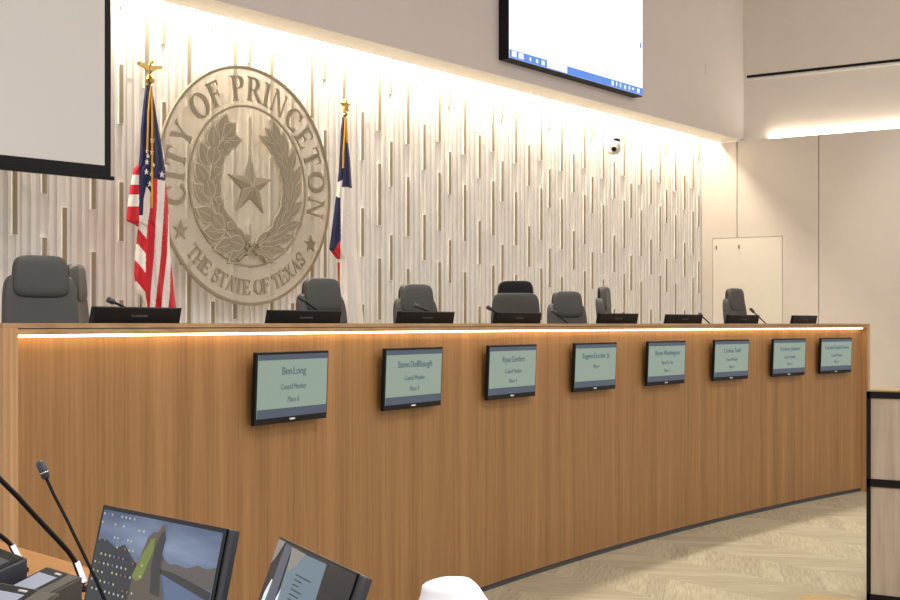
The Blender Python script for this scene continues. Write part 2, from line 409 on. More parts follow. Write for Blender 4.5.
# monitors on the dais worktop, seen from behind
mon_px = [(88, 178.5), (265, 338), (395, 452), (489, 542), (594.5, 635), (664, 698), (723.5, 756.5), (787, 816)]
for i, (a, b) in enumerate(mon_px):
    dd = -.45; ph = phi_at((a+b)/2 - (1.5 if i < 4 else .5), dd); tw = [0, -.08, -.03, 0, 0, 0, .04, .13][i]
    ua = arc(phi_at(a, dd), dd); ub = arc(phi_at(b, dd), dd); w = .60
    d = thing('desk_monitor', 'black monitor back rising over the dais top, %s of the eight' % seat_lab[i], 'monitor', (*arc(ph, dd), DESK_Z), -ph + tw, 'desk monitors behind the dais top')
    q = MB(); h0 = .02; h1 = [.293, .291, .295, .298, .30, .298, .30, .30][i]
    lean = .05
    vs = [(-w/2, 0, h0), (w/2, 0, h0), (w/2, -lean, h1), (-w/2, -lean, h1), (-w/2, .035, h0), (w/2, .035, h0), (w/2, -lean+.028, h1), (-w/2, -lean+.028, h1)]
    q.add(vs, [(0,1,2,3),(4,7,6,5),(0,4,5,1),(3,2,6,7),(0,3,7,4),(1,5,6,2)]); q.build('housing', M['black'], d, bevel=.003)
    q = MB(); q.add([(-w/2+.012, .037, .035), (w/2-.012, .037, .035), (w/2-.012, -lean+.031, h1-.012), (-w/2+.012, -lean+.031, h1-.012)], [(0,1,2,3)]); q.build('screen', M['black_gloss'], d)
    q = MB(); q.box(-.11, -.09, 0, .11, .10, .02); q.build('stand', M['charcoal'], d, bevel=.004)
    q = MB(); q.box(-w/2 + .002, -lean - .001, h1 - .004, w/2 - .002, -lean + .027, h1 + .001); q.build('top_rim', M['charcoal'], d)
    o = text('PLANAR', .024, M['logo_grey'], d, (0, -lean + .0065, h1 - .036), 'maker_mark', .11, .0005)

# gooseneck microphones on the worktop
tips = [((107, 299), (128, 309)), ((298, 296), (318, 311)), ((414, 305), (430, 312)), ((487, 306.5), (499, 315)), ((551.5, 310), (565, 321)), ((623, 313.5), (627, 319)), ((699, 313.5), (707, 321)), ((750, 308.5), (762, 320))]
mic_lab = ['thin black gooseneck microphone above the leftmost dais monitor', 'black gooseneck microphone in front of the grey chair beside the seal',
           'black gooseneck microphone in front of the chair third along the dais', 'black gooseneck microphone at left of the chair turned to the wall',
           'slim gooseneck microphone crossing the grey chair fourth along the dais', 'barely showing microphone above the monitor by the side-turned chair',
           'small gooseneck microphone just left of the last chair on the right', 'gooseneck microphone between the last chair and the rightmost dais monitor']
for i, ((ax, ay), (bx, by)) in enumerate(tips):
    dd = -.56; ph = phi_at(bx, dd); base = arc(ph, dd)
    Zb = CA*base[0] + SA*base[1]
    A = cam_pt(ax, ay, Zb - .04); B = cam_pt(bx, by, Zb)
    ext = [B[k] + (B[k]-A[k])*.35 for k in range(3)]
    d = thing('gooseneck_microphone', mic_lab[i], 'microphone', (ext[0]+.03, ext[1]-.03, DESK_Z), 0, 'microphones on the dais')
    L = lambda p: (p[0]-ext[0]-.03, p[1]-ext[1]+.03, p[2]-DESK_Z)
    q = MB(); q.box(-.05, -.05, 0, .05, .05, .03); q.build('base', M['black'], d, bevel=.006)
    a, b, e = L(A), L(B), L(ext)
    q = MB(); q.tube([(0,0,.03), (e[0]*.5, e[1]*.5, max(.05, e[2]*.6)), e, b, [a[k]*.65+b[k]*.35 for k in range(3)]], .006, 8); q.build('gooseneck', M['black'], d, smooth=True)
    q = MB(); c0 = [a[k]*.62+b[k]*.38 for k in range(3)]; q.tube([c0, [a[k]*.7+b[k]*.3 for k in range(3)], [a[k]*.98+b[k]*.02 for k in range(3)], a], [.007, .014, .014, .008], 10); q.build('capsule', M['charcoal'], d, smooth=True)

# ------------------------------------------------------------------ executive chairs
def make_chair():
    t = thing('office_chair', '', 'chair')
    def curve_back(x, y, z): return (x * (1 - .10*(z/.33)), y + .45*x*x - .10*(z/.33)**2*.3, z)
    q = MB(); q.sup((0, .16, .90), (.206, .045, .33), .28, .35, 32, fn=lambda x, y, z: (x*(1 - .07*(z/.33)), y - .5*x*x + .035*(z/.33), z)); q.build('backrest', M['leather'], t, smooth=True)
    q = MB(); q.sup((0, .160, 1.216), (.148, .036, .114), .42, .42, 32, fn=lambda x, y, z: (x*(1 - .06*(z/.114)), y - .45*x*x + .008*(z/.114), z)); q.build('headrest', M['leather'], t, smooth=True)
    q = MB(); q.sup((0, -.10, .50), (.26, .26, .06), .35, .4, 28); q.build('seat', M['leather'], t, smooth=True)
    q = MB(); q.sup((0, .190, 1.216), (.144, .024, .110), .42, .42, 32, fn=lambda x, y, z: (x*(1 - .06*(z/.114)), y - .45*x*x, z)); q.build('headrest_shell', M['black'], t, smooth=True)
    for sx in (-1, 1):
        q = MB(); q.tube([(sx*.24, .02, .47), (sx*.31, .02, .50), (sx*.31, .01, .70)], .018, 8); q.tube([(sx*.31, -.14, .715), (sx*.31, .12, .715)], .026, 8)
        q.build('armrest', M['black'], t, smooth=True)
    q = MB(); q.lathe([(.03, .10), (.03, .30), (.022, .30), (.022, .45)], 14); q.build('gas_lift', M['chrome'], t)
    q = MB()
    for k in range(5):
        a = 2*pi*k/5; q.tube([(0, 0, .13), (.30*cos(a), .30*sin(a), .075)], [.03, .018], 8)
    q.build('star_base', M['black'], t)
    for k in range(5):
        a = 2*pi*k/5; q = MB(); x, y = .31*cos(a), .31*sin(a)
        q.tube([(x - .02*sin(a), y + .02*cos(a), .03), (x + .02*sin(a), y - .02*cos(a), .03)], .03, 12); q.build('caster', M['black'], t)
    return t
proto = make_chair()
chairs = [(40, 6.1, -22, .018, 'large grey leather office chair at the far left end of the dais, facing out'),
          (76.5, 6.72, 40, -.005, 'side-turned grey chair mostly hidden behind the leftmost chair, only headrest edge showing'),
          (321.5, 6.1, -11, -.06, 'grey leather chair between the round seal and the Texas flag'),
          (416, 6.1, -13, -.075, 'grey leather office chair just right of the Texas flag'),
          (515.5, 6.1, 123, -.015, 'grey chair turned to face the wall, dark headrest rising behind its back'),
          (567, 6.1, -22, -.085, 'grey leather chair facing out, right of the chair turned to the wall'),
          (604.5, 6.1, 20, -.03, 'grey chair seen edge-on from the side at mid dais'),
          (735, 5.8, -4, -.005, 'last grey chair on the right, in front of the white door')]
for i, (px, v, th, dz, lab) in enumerate(chairs):
    c = proto if i == 0 else copy_tree(proto)
    c.location = (on_v(px, v) + .16*sin(R(th)), v - .16*cos(R(th)), Z_PLAT); c.rotation_euler = (0, 0, R(th)); tag(c, lab, 'chair', 'office chairs behind the dais')
    for k in kids(c):
        if k.name.split('.')[0] not in ('star_base', 'caster', 'gas_lift'): k.location.z += dz

# ------------------------------------------------------------------ seal on the wall
SU, SV, SZ, SR = 7.885, 7.53, 2.650, .928
seal = thing('city_seal', 'large round frosted city seal with star, wreath and lettering mounted on the slat wall', 'seal', (SU, SV, SZ))
seal.scale = (1.04, 1, 1)
def circ(r, n=96, a0=0, a1=2*pi, inc=False): return [(r*cos(a0+(a1-a0)*i/n), r*sin(a0+(a1-a0)*i/n)) for i in range(n + (1 if inc else 0))]
def ring(q, r0, r1, y0, y1, n=96, mi=0):
    o = len(q.v)
    for i in range(n):
        c, s = cos(2*pi*i/n), sin(2*pi*i/n)
        q.v += [(r0*c, y0, r0*s), (r1*c, y0, r1*s), (r1*c, y1, r1*s), (r0*c, y1, r0*s)]
    for i in range(n):
        j = (i+1) % n
        for k in range(4): q.f.append([o+4*i+k, o+4*i+(k+1)%4, o+4*j+(k+1)%4, o+4*j+k]); q.m.append(mi)
q = MB(); q.prism(circ(SR - .004, 128), -.004, .008); q.build('acrylic_disc', M['acrylic'], seal)
q = MB(); ring(q, SR - .022, SR, -.010, .012, 128); q.build('outer_ring', M['letter_dark'], seal)
q = MB(); ring(q, .612, .628, -.012, -.0045, 128); q.build('inner_ring', M['letter_dark'], seal)
for a in (45, 135, 225, 315):
    q = MB(); x, z = .88*cos(R(a)), .88*sin(R(a)); q.tube([(x, .009, z), (x, SV*0 + .085, z)], .012, 10); q.build('standoff', M['chrome'], seal)
# serif capitals drawn as strokes
TK, TN, SE = .19, .07, .065
def bx(x0, y0, x1, y1): return [(x0,y0),(x1,y0),(x1,y1),(x0,y1)]
def stem(x, w=TK, y0=0, y1=1, s0=True, s1=True):
    o = [bx(x, y0, x + w, y1)]
    if s0: o.append([(x-SE, y0), (x+w+SE, y0), (x+w+SE, y0+.04), (x+w, y0+.09), (x, y0+.09), (x-SE, y0+.04)])
    if s1: o.append([(x-SE, y1), (x-SE, y1-.04), (x, y1-.09), (x+w, y1-.09), (x+w+SE, y1-.04), (x+w+SE, y1)])
    return o
def bar(p, q_, w):
    dx, dy = q_[0]-p[0], q_[1]-p[1]; l = sqrt(dx*dx+dy*dy); nx, ny = -dy/l*w/2, dx/l*w/2
    return [(p[0]+nx,p[1]+ny),(p[0]-nx,p[1]-ny),(q_[0]-nx,q_[1]-ny),(q_[0]+nx,q_[1]+ny)]
def stroke(pts, wf):
    out = []; n = len(pts); Ls = []; Rs = []
    for i in range(n):
        a, b = pts[max(0,i-1)], pts[min(n-1,i+1)]; dx, dy = b[0]-a[0], b[1]-a[1]; l = sqrt(dx*dx+dy*dy) or 1
        w = wf(dx/l, dy/l)/2; Ls.append((pts[i][0]-dy/l*w, pts[i][1]+dx/l*w)); Rs.append((pts[i][0]+dy/l*w, pts[i][1]-dx/l*w))
    for i in range(n-1): out.append([Ls[i], Rs[i], Rs[i+1], Ls[i+1]])
    return out
wf = lambda dx, dy: TN*.8 + (TK*1.05 - TN*.8)*abs(dy)**1.3
def ell(cx, cy, rx, ry, a0, a1, n=26): return [(cx+rx*cos(R(a0+(a1-a0)*i/n)), cy+ry*sin(R(a0+(a1-a0)*i/n))) for i in range(n+1)]
def serif(x, y, up): return bx(x-.11, y if up else y-.045, x+.11, y+.045 if up else y)
def glyph(ch):
    if ch == 'I': return stem(.07), .33
    if ch == 'T': return stem(.29, s1=False) + [bx(.02,.93,.75,1), [(.02,1),(.02,.74),(.06,.74),(.10,.93)], [(.75,1),(.75,.74),(.71,.74),(.67,.93)]], .77
    if ch in 'EF':
        g = stem(.07) + [bx(.2,.93,.64,1), [(.64,1),(.64,.76),(.60,.76),(.55,.93)], bx(.2,.47,.50,.54), bx(.47,.38,.51,.63)]
        if ch == 'E': g += [bx(.2,0,.66,.07), [(.66,0),(.70,.27),(.655,.27),(.57,.07)]]
        return g, (.72 if ch == 'E' else .66)
    if ch == 'H': return stem(.07) + stem(.56) + [bx(.2,.46,.6,.54)], .82
    if ch == 'N': return stem(.10, TN, s1=False) + stem(.68, TN, s0=False) + [[(.02,1),(.22,1),(.75,0),(.62,0),(.16,.86),(.02,.96)]], .85
    if ch in 'PR':
        g = stem(.07) + stroke([(.2,.965)] + ell(.34,.725,.24,.24,90,-90,18) + [(.2,.485)], wf)
        if ch == 'R': g += [[(.30,.50),(.46,.50),(.78,.05),(.84,.04),(.84,0),(.62,0)]]
        return g, (.66 if ch == 'P' else .80)
    if ch == 'O': return stroke(ell(.45,.5,.36,.475,0,360,40), wf), .90
    if ch == 'C': return stroke(ell(.45,.5,.36,.475,48,318,34), wf) + [[(.66,.68),(.72,.68),(.74,1.0),(.70,1.0)]], .80
    if ch == 'S':
        p = ell(.32,.735,.205,.225,35,270,22)[:-1] + ell(.31,.27,.215,.235,90,-150,22)
        ws = lambda dx, dy: TN + (TK*.95 - TN)*max(0, abs(dx)*.55 if dx > 0 or True else 0) if False else TN*.9 + (TK - TN)*(.75*abs(dx*.6 - dy*.8) if True else 0)
        return stroke(p, ws) + [[(.47,.70),(.52,.70),(.53,1),(.49,1)], [(.07,.30),(.12,.30),(.10,0),(.06,0)]], .60
    if ch == 'Y': return stem(.31, y1=.5, s1=False) + [bar((.12,.98),(.39,.45),.17), bar((.68,.98),(.43,.45),TN), serif(.13,1,False), serif(.67,1,False)], .78
    if ch == 'A': return [bar((.16,.02),(.42,.98),TN), [(.34,1),(.47,1),(.80,0),(.61,0)], bx(.24,.30,.64,.36), serif(.14,0,True), serif(.70,0,True)], .84
    if ch == 'X': return [[(.06,1),(.26,1),(.74,0),(.54,0)], bar((.12,.02),(.66,.98),TN), serif(.16,1,False), serif(.66,1,False), serif(.12,0,True), serif(.64,0,True)], .80
    return [], .36
def arc_text(s, r, size, a_start, a_end, inward, sx=1.0):
    gs = [glyph(c) for c in s]; ws = [g[1] for g in gs]; tot = sum(ws)
    x = 0; span = a_end - a_start
    for c, (polys, w) in zip(s, gs):
        a = a_start + span*((x + w/2)/tot); x += w
        if not polys: continue
        q = MB()
        rot = R(a) - pi/2 if not inward else R(a) + pi/2
        for ip, p in enumerate(polys):
            pp = []
            for (px_, py_) in p:
                lx, ly = (px_ - w/2)*size*sx, (py_ - .5)*size
                X = lx*cos(rot) - ly*sin(rot); Z = lx*sin(rot) + ly*cos(rot)
                pp.append((r*cos(R(a)) + X, r*sin(R(a)) + Z))
            q.prism(pp, -.010 - .00012*ip, -.0042)
        q.build('letter', M['letter'], seal)
arc_text('CITY OF PRINCETON', .760, .190, 196.5, -16.5, False, 1.02)
arc_text('THE STATE OF TEXAS', .785, .118, 219.5, 318.5, True, .98)
def star_pts(r, a0=90, inner=.382): return [((r if k % 2 == 0 else r*inner)*cos(R(a0+36*k)), (r if k % 2 == 0 else r*inner)*sin(R(a0+36*k))) for k in range(10)]
def star3d(q, cx, cz, r, y0, h, mi=0):
    p = star_pts(r); o = len(q.v)
    q.v += [(cx+a, y0, cz+b) for a, b in p] + [(cx, y0-h, cz)]
    for k in range(10): q.f.append([o+k, o+(k+1)%10, o+10]); q.m.append(mi)
    q.f.append([o+k for k in reversed(range(10))]); q.m.append(mi)
q = MB(); star3d(q, 0, 0, .245, -.016, .03); q.prism(star_pts(.245), -.016, -.0045); big = q.build('star', M['letter'], seal)
q = MB()
for k in range(10):
    p = star_pts(.243)[k]; L_ = sqrt(p[0]**2+p[1]**2); nx, nz = -p[1]/L_*.0022, p[0]/L_*.0022
    q.add([(nx, -.0475, nz), (-nx, -.0475, -nz), (p[0]-nx, -.0175, p[1]-nz), (p[0]+nx, -.0175, p[1]+nz)], [(0,1,2,3)])
q.build('star_edges', M['vein'], big)
for a in (208.4, 328.6):
    q = MB(); q.prism([(.80*cos(R(a))+x, .80*sin(R(a))+z) for x, z in star_pts(.078)], -.014, -.0042); q.build('small_star', M['letter'], seal)
def leaf(q, x, z, ang, l, w, y, mi=0):
    n = 8; L_ = []; R_ = []
    for i in range(n+1):
        t = i/n; hw = w/2*sin(pi*t**.85)*(1.0 if t < .98 else 0); L_.append((t*l, hw)); R_.append((t*l, -hw))
    def tr(p, k=1.0, o=0): X, Z = p[0]*k + o, p[1]*k; return (x + X*cos(ang) - Z*sin(ang), z + X*sin(ang) + Z*cos(ang))
    out = L_ + R_[-2:0:-1]
    q.prism([tr(p) for p in out], y, y + .012, 1)                      # light rim
    q.prism([tr(p, .88, l*.05) for p in out], y - .003, y + .004, 0)
    q.flat([tr(p) for p in ((l*.04, -.0022), (l*.80, -.0022), (l*.80, .0022), (l*.04, .0022))], y - .0036, 1)
def branch(sgn, name, olive):
    q = MB(); rr = .47
    a0, a1 = 264, 126
    st = [(sgn*-1*-rr*.92*cos(R(a0+(a1-a0)*i/24)), 0, rr*sin(R(a0+(a1-a0)*i/24))) for i in range(25)]
    n = 9 if not olive else 10
    rb = random.Random(5 if olive else 2)
    for i in range(n):
        f = i/(n-.4); a = a0 + (a1 - a0)*f; x, z = rr*.92*cos(R(a)), rr*sin(R(a)); tang = R(a) - pi/2
        l = (.235 if not olive else .25)*(1 - .12*f); w = .130 if not olive else .088
        sp_ = 27 if olive else 34
        for s_, yy in ((-1, -.019), (1, -.0225), (0, -.026)):
            if s_ == 0 and i % 2 and not olive: continue
            ang = tang + s_*R(sp_) + R(rb.uniform(-5, 5)); off = .012*s_
            bxp, bzp = x + off*cos(R(a)), z + off*sin(R(a))
            if s_ == 0: bxp += .03*cos(tang); bzp += .03*sin(tang)
            if sgn > 0: leaf(q, -bxp, bzp, pi - ang, l*(.8 if s_ == 0 else 1), w, yy - .0006*i)
            else: leaf(q, bxp, bzp, ang, l*(.8 if s_ == 0 else 1), w, yy - .0006*i)
        if not olive and i % 2 == 0:
            cx, cz = (x*.86)*(1 if sgn < 0 else -1), z*.86
            q.prism([(cx + p[0], cz + p[1]) for p in circ(.034, 18)], -.0345, -.02, 1); q.prism([(cx + p[0], cz + p[1]) for p in circ(.028, 18)], -.0375, -.03, 0)
    xs = -1 if sgn > 0 else 1
    q.tube([(xs*rr*.92*cos(R(a0+(a1-a0)*i/20)), -.021, rr*sin(R(a0+(a1-a0)*i/20))) for i in range(21)], .008, 6, 1)
    return q.build(name, [M['letter'], M['vein']], seal)
branch(-1, 'oak_branch', False); branch(1, 'olive_branch', True)
q = MB()
for s_ in (-1, 1):
    q.tube([(0, -.03, -.47), (s_*.05, -.034, -.44), (s_*.075, -.034, -.475), (s_*.03, -.034, -.50), (0, -.03, -.475)], .013, 6)
    q.tube([(0, -.03, -.475), (s_*.06, -.034, -.53), (s_*.10, -.034, -.53), (s_*.15, -.03, -.58)], [.014, .016, .012, .018], 6)
q.build('ribbon_bow', M['letter'], seal)

# ------------------------------------------------------------------ flags
def inpoly(p, poly):
    c = False; n = len(poly); x, y = p
    for i in range(n):
        x1, y1 = poly[i]; x2, y2 = poly[(i+1) % n]
        if (y1 > y) != (y2 > y) and x < (x2-x1)*(y-y1)/(y2-y1)+x1: c = not c
    return c
def interp(tab, y):
    for (a, b), (c, d) in zip(tab, tab[1:]):
        if y <= c: return b + (d-b)*(y-a)/(c-a) if y >= a else b
    return tab[-1][1]
def make_cloth(root, base, v, left, right, ys, colour, ncol, nrow, folds, depth, name='flag_cloth'):
    q = MB(); n2 = ncol*2; o = 0
    y0, y1 = ys
    for i in range(nrow+1):
        py = y0 + (y1-y0)*i/nrow; xl, xr = interp(left, py), interp(right, py)
        fr = (i/nrow)
        for j in range(n2):
            s = j/ncol if j < ncol else 2 - j/ncol
            px = xl + (xr-xl)*s
            env = sqrt(max(0, 1-(2*s-1)**2)); dep = depth*(.35+.65*fr)
            wob = .010*sin(folds*s*2*pi + 1.5*fr)*(0.3+fr)
            y = -(dep*env*.5 + wob*env) if j < ncol else (dep*env*.5 + .4*wob*env)
            u, z = on_v(px, v + min(y, 0), py)
            q.v.append((u - base[0], v + y - base[1], z - base[2]))
    for i in range(nrow):
        pyc = y0 + (y1-y0)*(i+.5)/nrow; xl, xr = interp(left, pyc), interp(right, pyc)
        for j in range(n2):
            s = (j+.5)/ncol if j < ncol else 2 - (j+.5)/ncol
            a = i*n2+j; b = i*n2+(j+1) % n2
            q.f.append([a, b, b+n2, a+n2]); q.m.append(colour(xl+(xr-xl)*s, pyc))
    q.f.append([j for j in range(n2)]); q.m.append(colour((interp(left,y0)+interp(right,y0))/2, y0+1))
    q.f.append([nrow*n2 + j for j in reversed(range(n2))]); q.m.append(colour(interp(right,y1)-1, y1-1))
    return q.build(name, [M['flag_blue'], M['flag_red'], M['flag_white']], root, smooth=True)
FV = 7.28
def flag_stand(name, label, xt, yt, xb):
    ut, zt = on_v(xt, FV, yt); ub = on_v(xb, FV)
    lean = (ut - ub) / (zt - 1.7) * .8
    u0 = ut - lean*(zt - Z_PLAT)
    r = thing(name, label, 'flag', (u0, FV, Z_PLAT))
    q = MB(); q.tube([(0,0,.06), (ut-u0, 0, zt - Z_PLAT)], .014, 12); q.build('pole', M['silver' if 'american' in name else 'brass'], r, smooth=True)
    q = MB(); q.lathe([(.16, 0), (.16, .02), (.12, .05), (.04, .07), (.03, .14), (.02, .15)], 28); q.build('base', M['brass'], r, smooth=True)
    return r, (u0, FV, Z_PLAT), (ut - u0, 0, zt - Z_PLAT)
us, b0, tp = flag_stand('american_flag', 'United States flag hanging furled on an eagle-topped pole left of the seal', 149.7, 84, 138)
left = [(85,147),(100,144.5),(130,141.5),(150,141),(164,139.5),(166,136.5),(170,134),(180,132),(200,129),(215,127.6),(221,127.4),(225,137),(228,139),(240,138),(260,136),(275,135.5),(290,138),(300,143),(312,147)]
right = [(85,151.5),(100,154),(130,159),(150,163),(165,165),(180,165.5),(200,168),(225,169),(250,170),(270,172),(290,174),(312,176.5)]
blue = [(140,80),(153,80),(158,120),(167,181),(160,180),(154.5,178),(151,193),(146.5,186),(143.5,200),(143,215),(139,215),(139,165),(138,120)]
def us_col(x, y):
    if inpoly((x, y), blue): return 0
    if x < 139.2 and y < 226:
        return 1 if y < 175 or 185 < y < 195 or y > 206 else 2
    a = interp([(180,151),(205,150.5),(225,147.5),(255,146),(290,145),(312,148)], y)
    b = interp([(180,157.5),(205,157),(225,155.5),(255,154),(290,151),(312,149.5)], y)
    c = interp([(180,165.2),(200,164.5),(225,163),(255,161),(290,157),(312,154.5)], y)
    e = interp([(180,169),(205,168.5),(230,168),(255,167),(290,163),(312,161)], y)
    f = interp([(180,190),(250,176),(262,171),(275,170.2),(290,170),(312,168)], y)
    if x >= f: return 1
    if x >= e: return 2
    if x >= c: return 1
    if x >= b: return 2
    if x >= a: return 1
    yy = y - (x - 138)*1.25
    return 1 if (228 < yy < 244 or 263 < yy < 283 or 193 < yy < 208 and False) else 2
cl = make_cloth(us, b0, FV, left, right, (85, 312), us_col, 80, 230, 3.4, .16)
cl['label'] = 'red, white and blue stars and stripes cloth'
for (x, y, r) in ((152.3,140,.02),(152,152,.02),(148,156,.018),(147,162,.02),(146.5,172,.021),(151.5,174,.018),(162,174.5,.026),(150,184,.022),(147,151,.016),(153.5,165,.016)):
    q = MB(); u, z = on_v(x, FV - .07, y); q.prism([(u - b0[0] + p[0], z - b0[2] + p[1]) for p in star_pts(r)], -.072, -.067); q.build('star', M['flag_white'], cl)
def px_line(b, pts, v): return [(on_v(x, v, y)[0]-b[0], v-b[1], on_v(x, v, y)[1]-b[2]) for x, y in pts]
q = MB(); q.tube(px_line(b0, [(151,85),(148.5,110),(147.6,140),(147.2,153)], FV-.08), .006, 6); q.tube(px_line(b0, [(151.5,85),(152.3,120),(152.2,160),(152,208)], FV-.08), .006, 6); q.build('gold_cord', M['gold_cord'], us)
q = MB(); q.lathe([(.012, tp[2]), (.03, tp[2]+.012), (.034, tp[2]+.03), (.02, tp[2]+.05), (.014, tp[2]+.06)], 16, (tp[0], 0)); q.sup((tp[0], 0, tp[2]+.105), (.015, .022, .042), 1, 1, 14)
for s_ in (-1, 1):
    q.prism([(tp[0]+s_*x, tp[2]+z) for x, z in ((.008,.08),(.05,.105),(.10,.118),(.105,.140),(.06,.135),(.012,.125))], -.012, .012)
q.sup((tp[0], -.02, tp[2]+.152), (.013, .02, .014), 1, 1, 10); q.build('eagle_finial', M['brass'], us)
tx, b1, tp = flag_stand('texas_flag', 'Texas state flag hanging furled on a star-topped pole right of the seal', 345.3, 116, 337.5)
left = [(117,343.5),(130,342),(150,341),(170,340),(187,338.3),(200,336.6),(225,333.5),(249,330.4),(257,336.5),(259,339),(290,339.5),(298,338.5),(312,338.5),(326,341)]
right = [(117,346),(140,348),(160,350),(187,352),(212,354.5),(240,356),(270,358),(300,361.5),(326,364)]
def tx_col(x, y):
    if y < 187 + (x-345)*.15 and not inpoly((x, y), [(338,182),(342.5,180),(341,197),(337.5,197)]): return 0
    if inpoly((x, y), [(330,194),(340.5,198),(341,240),(338,243),(334,251),(328,250)]): return 0
    if inpoly((x, y), [(328,250),(334,251),(338,243),(340.5,240),(340.5,259),(334,259)]): return 1
    if y > 262 and x < interp([(262,339.6),(290,340.2),(300,341),(318,345),(326,346)], y): return 1
    return 2
cl = make_cloth(tx, b1, FV, left, right, (117, 326), tx_col, 64, 200, 2.6, .15)
cl['label'] = 'blue, white and red state flag cloth'
q = MB(); q.tube(px_line(b1, [(345.5,117),(345,130),(343.5,150),(343,168)], FV-.075), .008, 6); q.tube(px_line(b1, [(345.8,117),(346.5,130),(347.5,143)], FV-.075), .008, 6); q.build('gold_cord', M['gold_cord'], tx)
q = MB(); q.lathe([(.012, tp[2]), (.024, tp[2]+.01), (.012, tp[2]+.03)], 14, (tp[0], 0)); q.prism([(tp[0]+x, tp[2]+.085+z) for x, z in star_pts(.055, inner=.45)], -.012, .012); q.build('star_finial', M['brass'], tx)

# ------------------------------------------------------------------ PTZ camera, display, projection screen
pu, pz = on_v(613.5, V_DECO - .18, 147)
d = thing('dome_camera', 'white pan-tilt camera on a bracket high on the slat wall', 'camera', (pu, V_DECO - .18, pz))
q = MB(); q.box(-.03, .0, .06, .03, .11, .09); q.tube([(0, .10, .075), (-.02, .03, .08), (0, 0, .085)], .016, 10); q.build('bracket', M['white_metal'], d)
q = MB(); q.lathe([(.02, -.085), (.055, -.075), (.075, -.045), (.08, 0), (.075, .035), (.06, .055), (.03, .065)], 24); q.build('body', mat('camera_shell', (206, 204, 200), .5), d, smooth=True)
q = MB(); q.box(.0, -.045, .062, .075, .03, .098); q.build('mount_cap', M['black'], d, bevel=.004)
q = MB(); q.tube([(-.046, -.026, -.030), (-.080, -.052, -.036)], [.032, .026], 16); q.build('lens', M['black_gloss'], d)

FVD = 7.03; ul, zl = on_v(509, FVD, 57.5); ur, zr = on_v(642.8, FVD, 98)
d = thing('wall_display', 'big wall-mounted display showing a white page above a blue taskbar', 'display', ((ul+ur)/2, FVD, (zl+zr)/2))
w = (ur - ul)/2; hh = w*2*9/16
q = MB(); q.box(-w, .004, 0, w, V_SOF - FVD, hh); q.build('housing', M['black'], d)
q = MB(); q.box(-w + .006, 0, .014, w - .006, .004, hh - .01); s = q.build('screen', M['tv_white'], d)
q = MB(); q.box(-w + .006, -.001, .014, w - .006, .0, .092); q.build('taskbar', M['tv_blue'], s)
xx = lambda px: on_v(px, FVD) - (ul+ur)/2
for (a, b, h0, h1) in ((511.8,516.5,.03,.085),(518.5,523.5,.03,.085),(529.5,531,.035,.07),(536,538,.035,.07),(541.5,544.5,.03,.075),(611.5,613.5,.03,.08),(616,617.2,.035,.08),(619.8,621,.035,.08),(624,626,.03,.07),(628.5,630,.035,.075),(632,634,.045,.07),(637,639.5,.03,.075)):
    q = MB(); q.box(xx(a), -.002, h0, xx(b), -.001, h1); q.build('taskbar_icon', M['tv_icon'], s)
q = MB(); q.box(xx(547), -.002, .022, xx(567), -.001, .090); q.build('search_box', M['tv_white'], s)
q = MB(); q.box(xx(639.8), -.002, .52, xx(641.2), -.001, .58); q.build('side_icon', M['tv_blue'], s)

sv = 6.72; su, sz = on_v(110.5, sv, 178.3)
scr = thing('projection_screen', 'pull-down projection screen with black border at the upper left', 'projection screen', (su, sv, sz), R(-4.6))
SWD, SHT = 3.1, Z_CEIL - .16 - sz
q = MB(); q.box(-SWD, -.004, .0, 0, .004, SHT); q.build('border_fabric', M['black'], scr)
q = MB(); q.box(-SWD + .055, -.006, .075, -.048, -.004, SHT - .3); q.build('viewing_surface', M['screen_fabric'], scr)
q = MB(); q.box(-SWD - .02, -.014, -.012, .022, .014, .012); q.build('bottom_bar', M['black'], scr, bevel=.004)
q = MB(); q.box(-SWD - .08, -.08, SHT, .08, .08, Z_CEIL - sz); q.build('roller_case', M['white_metal'], scr, bevel=.01)

# ------------------------------------------------------------------ lectern at right
lx, ly, _ = cam_pt(866.4, 600, 7.9)
lec = thing('lectern', 'grey ash lectern with a black frame standing at the right edge', 'lectern', (lx, ly, 0))
LH, LW, LD = 1.196, .62, .36           # face lies along -y
for (y, x) in ((0, 0), (-LW + .026, 0), (0, LD - .026), (-LW + .026, LD - .026)):
    q = MB(); q.box(x, y - .020 if y == 0 else y - 0, 0, x + .020, y if y == 0 else y + .020, LH); q.build('upright', M['black'], lec)
q = MB()
for (z0, z1) in ((0, .045), (.655, .70), (LH - .038, LH)):
    q = MB(); q.box(0.001, -LW, z0, .024, 0, z1); q.box(LD - .024, -LW, z0, LD - .001, 0, z1); q.box(0, -.024, z0, LD, -.001, z1); q.box(0, -LW + .001, z0, LD, -LW + .024, z1)
    q.build('rail', M['black'], lec)
for (z0, z1) in ((.045, .655), (.70, LH - .038)):
    q = MB(); q.box(.006, -LW + .024, z0, .018, -.024, z1); q.build('front_panel', M['ash'], lec)
    for y in (-.018, -LW + .006):
        q = MB(); q.box(.024, y, z0, LD - .024, y + .012, z1); q.build('side_panel', M['ash'], lec)
q = MB(); q.box(.01, -LW + .01, LH, LD - .01, -.01, LH + .008); q.build('top', M['tan_wood'], lec)
mx_, my_, mz_ = lx + .18, ly - .26, LH + .008
d = thing('lectern_microphone', 'thin gooseneck microphone standing on the lectern at right', 'microphone', (mx_, my_, mz_))
p0 = cam_pt(890.5, 387, CA*mx_ + SA*my_); p1 = cam_pt(902, 366, CA*mx_ + SA*my_)
q = MB(); q.lathe([(.03, 0), (.03, .008), (.012, .014)], 16); q.build('base', M['black'], d)
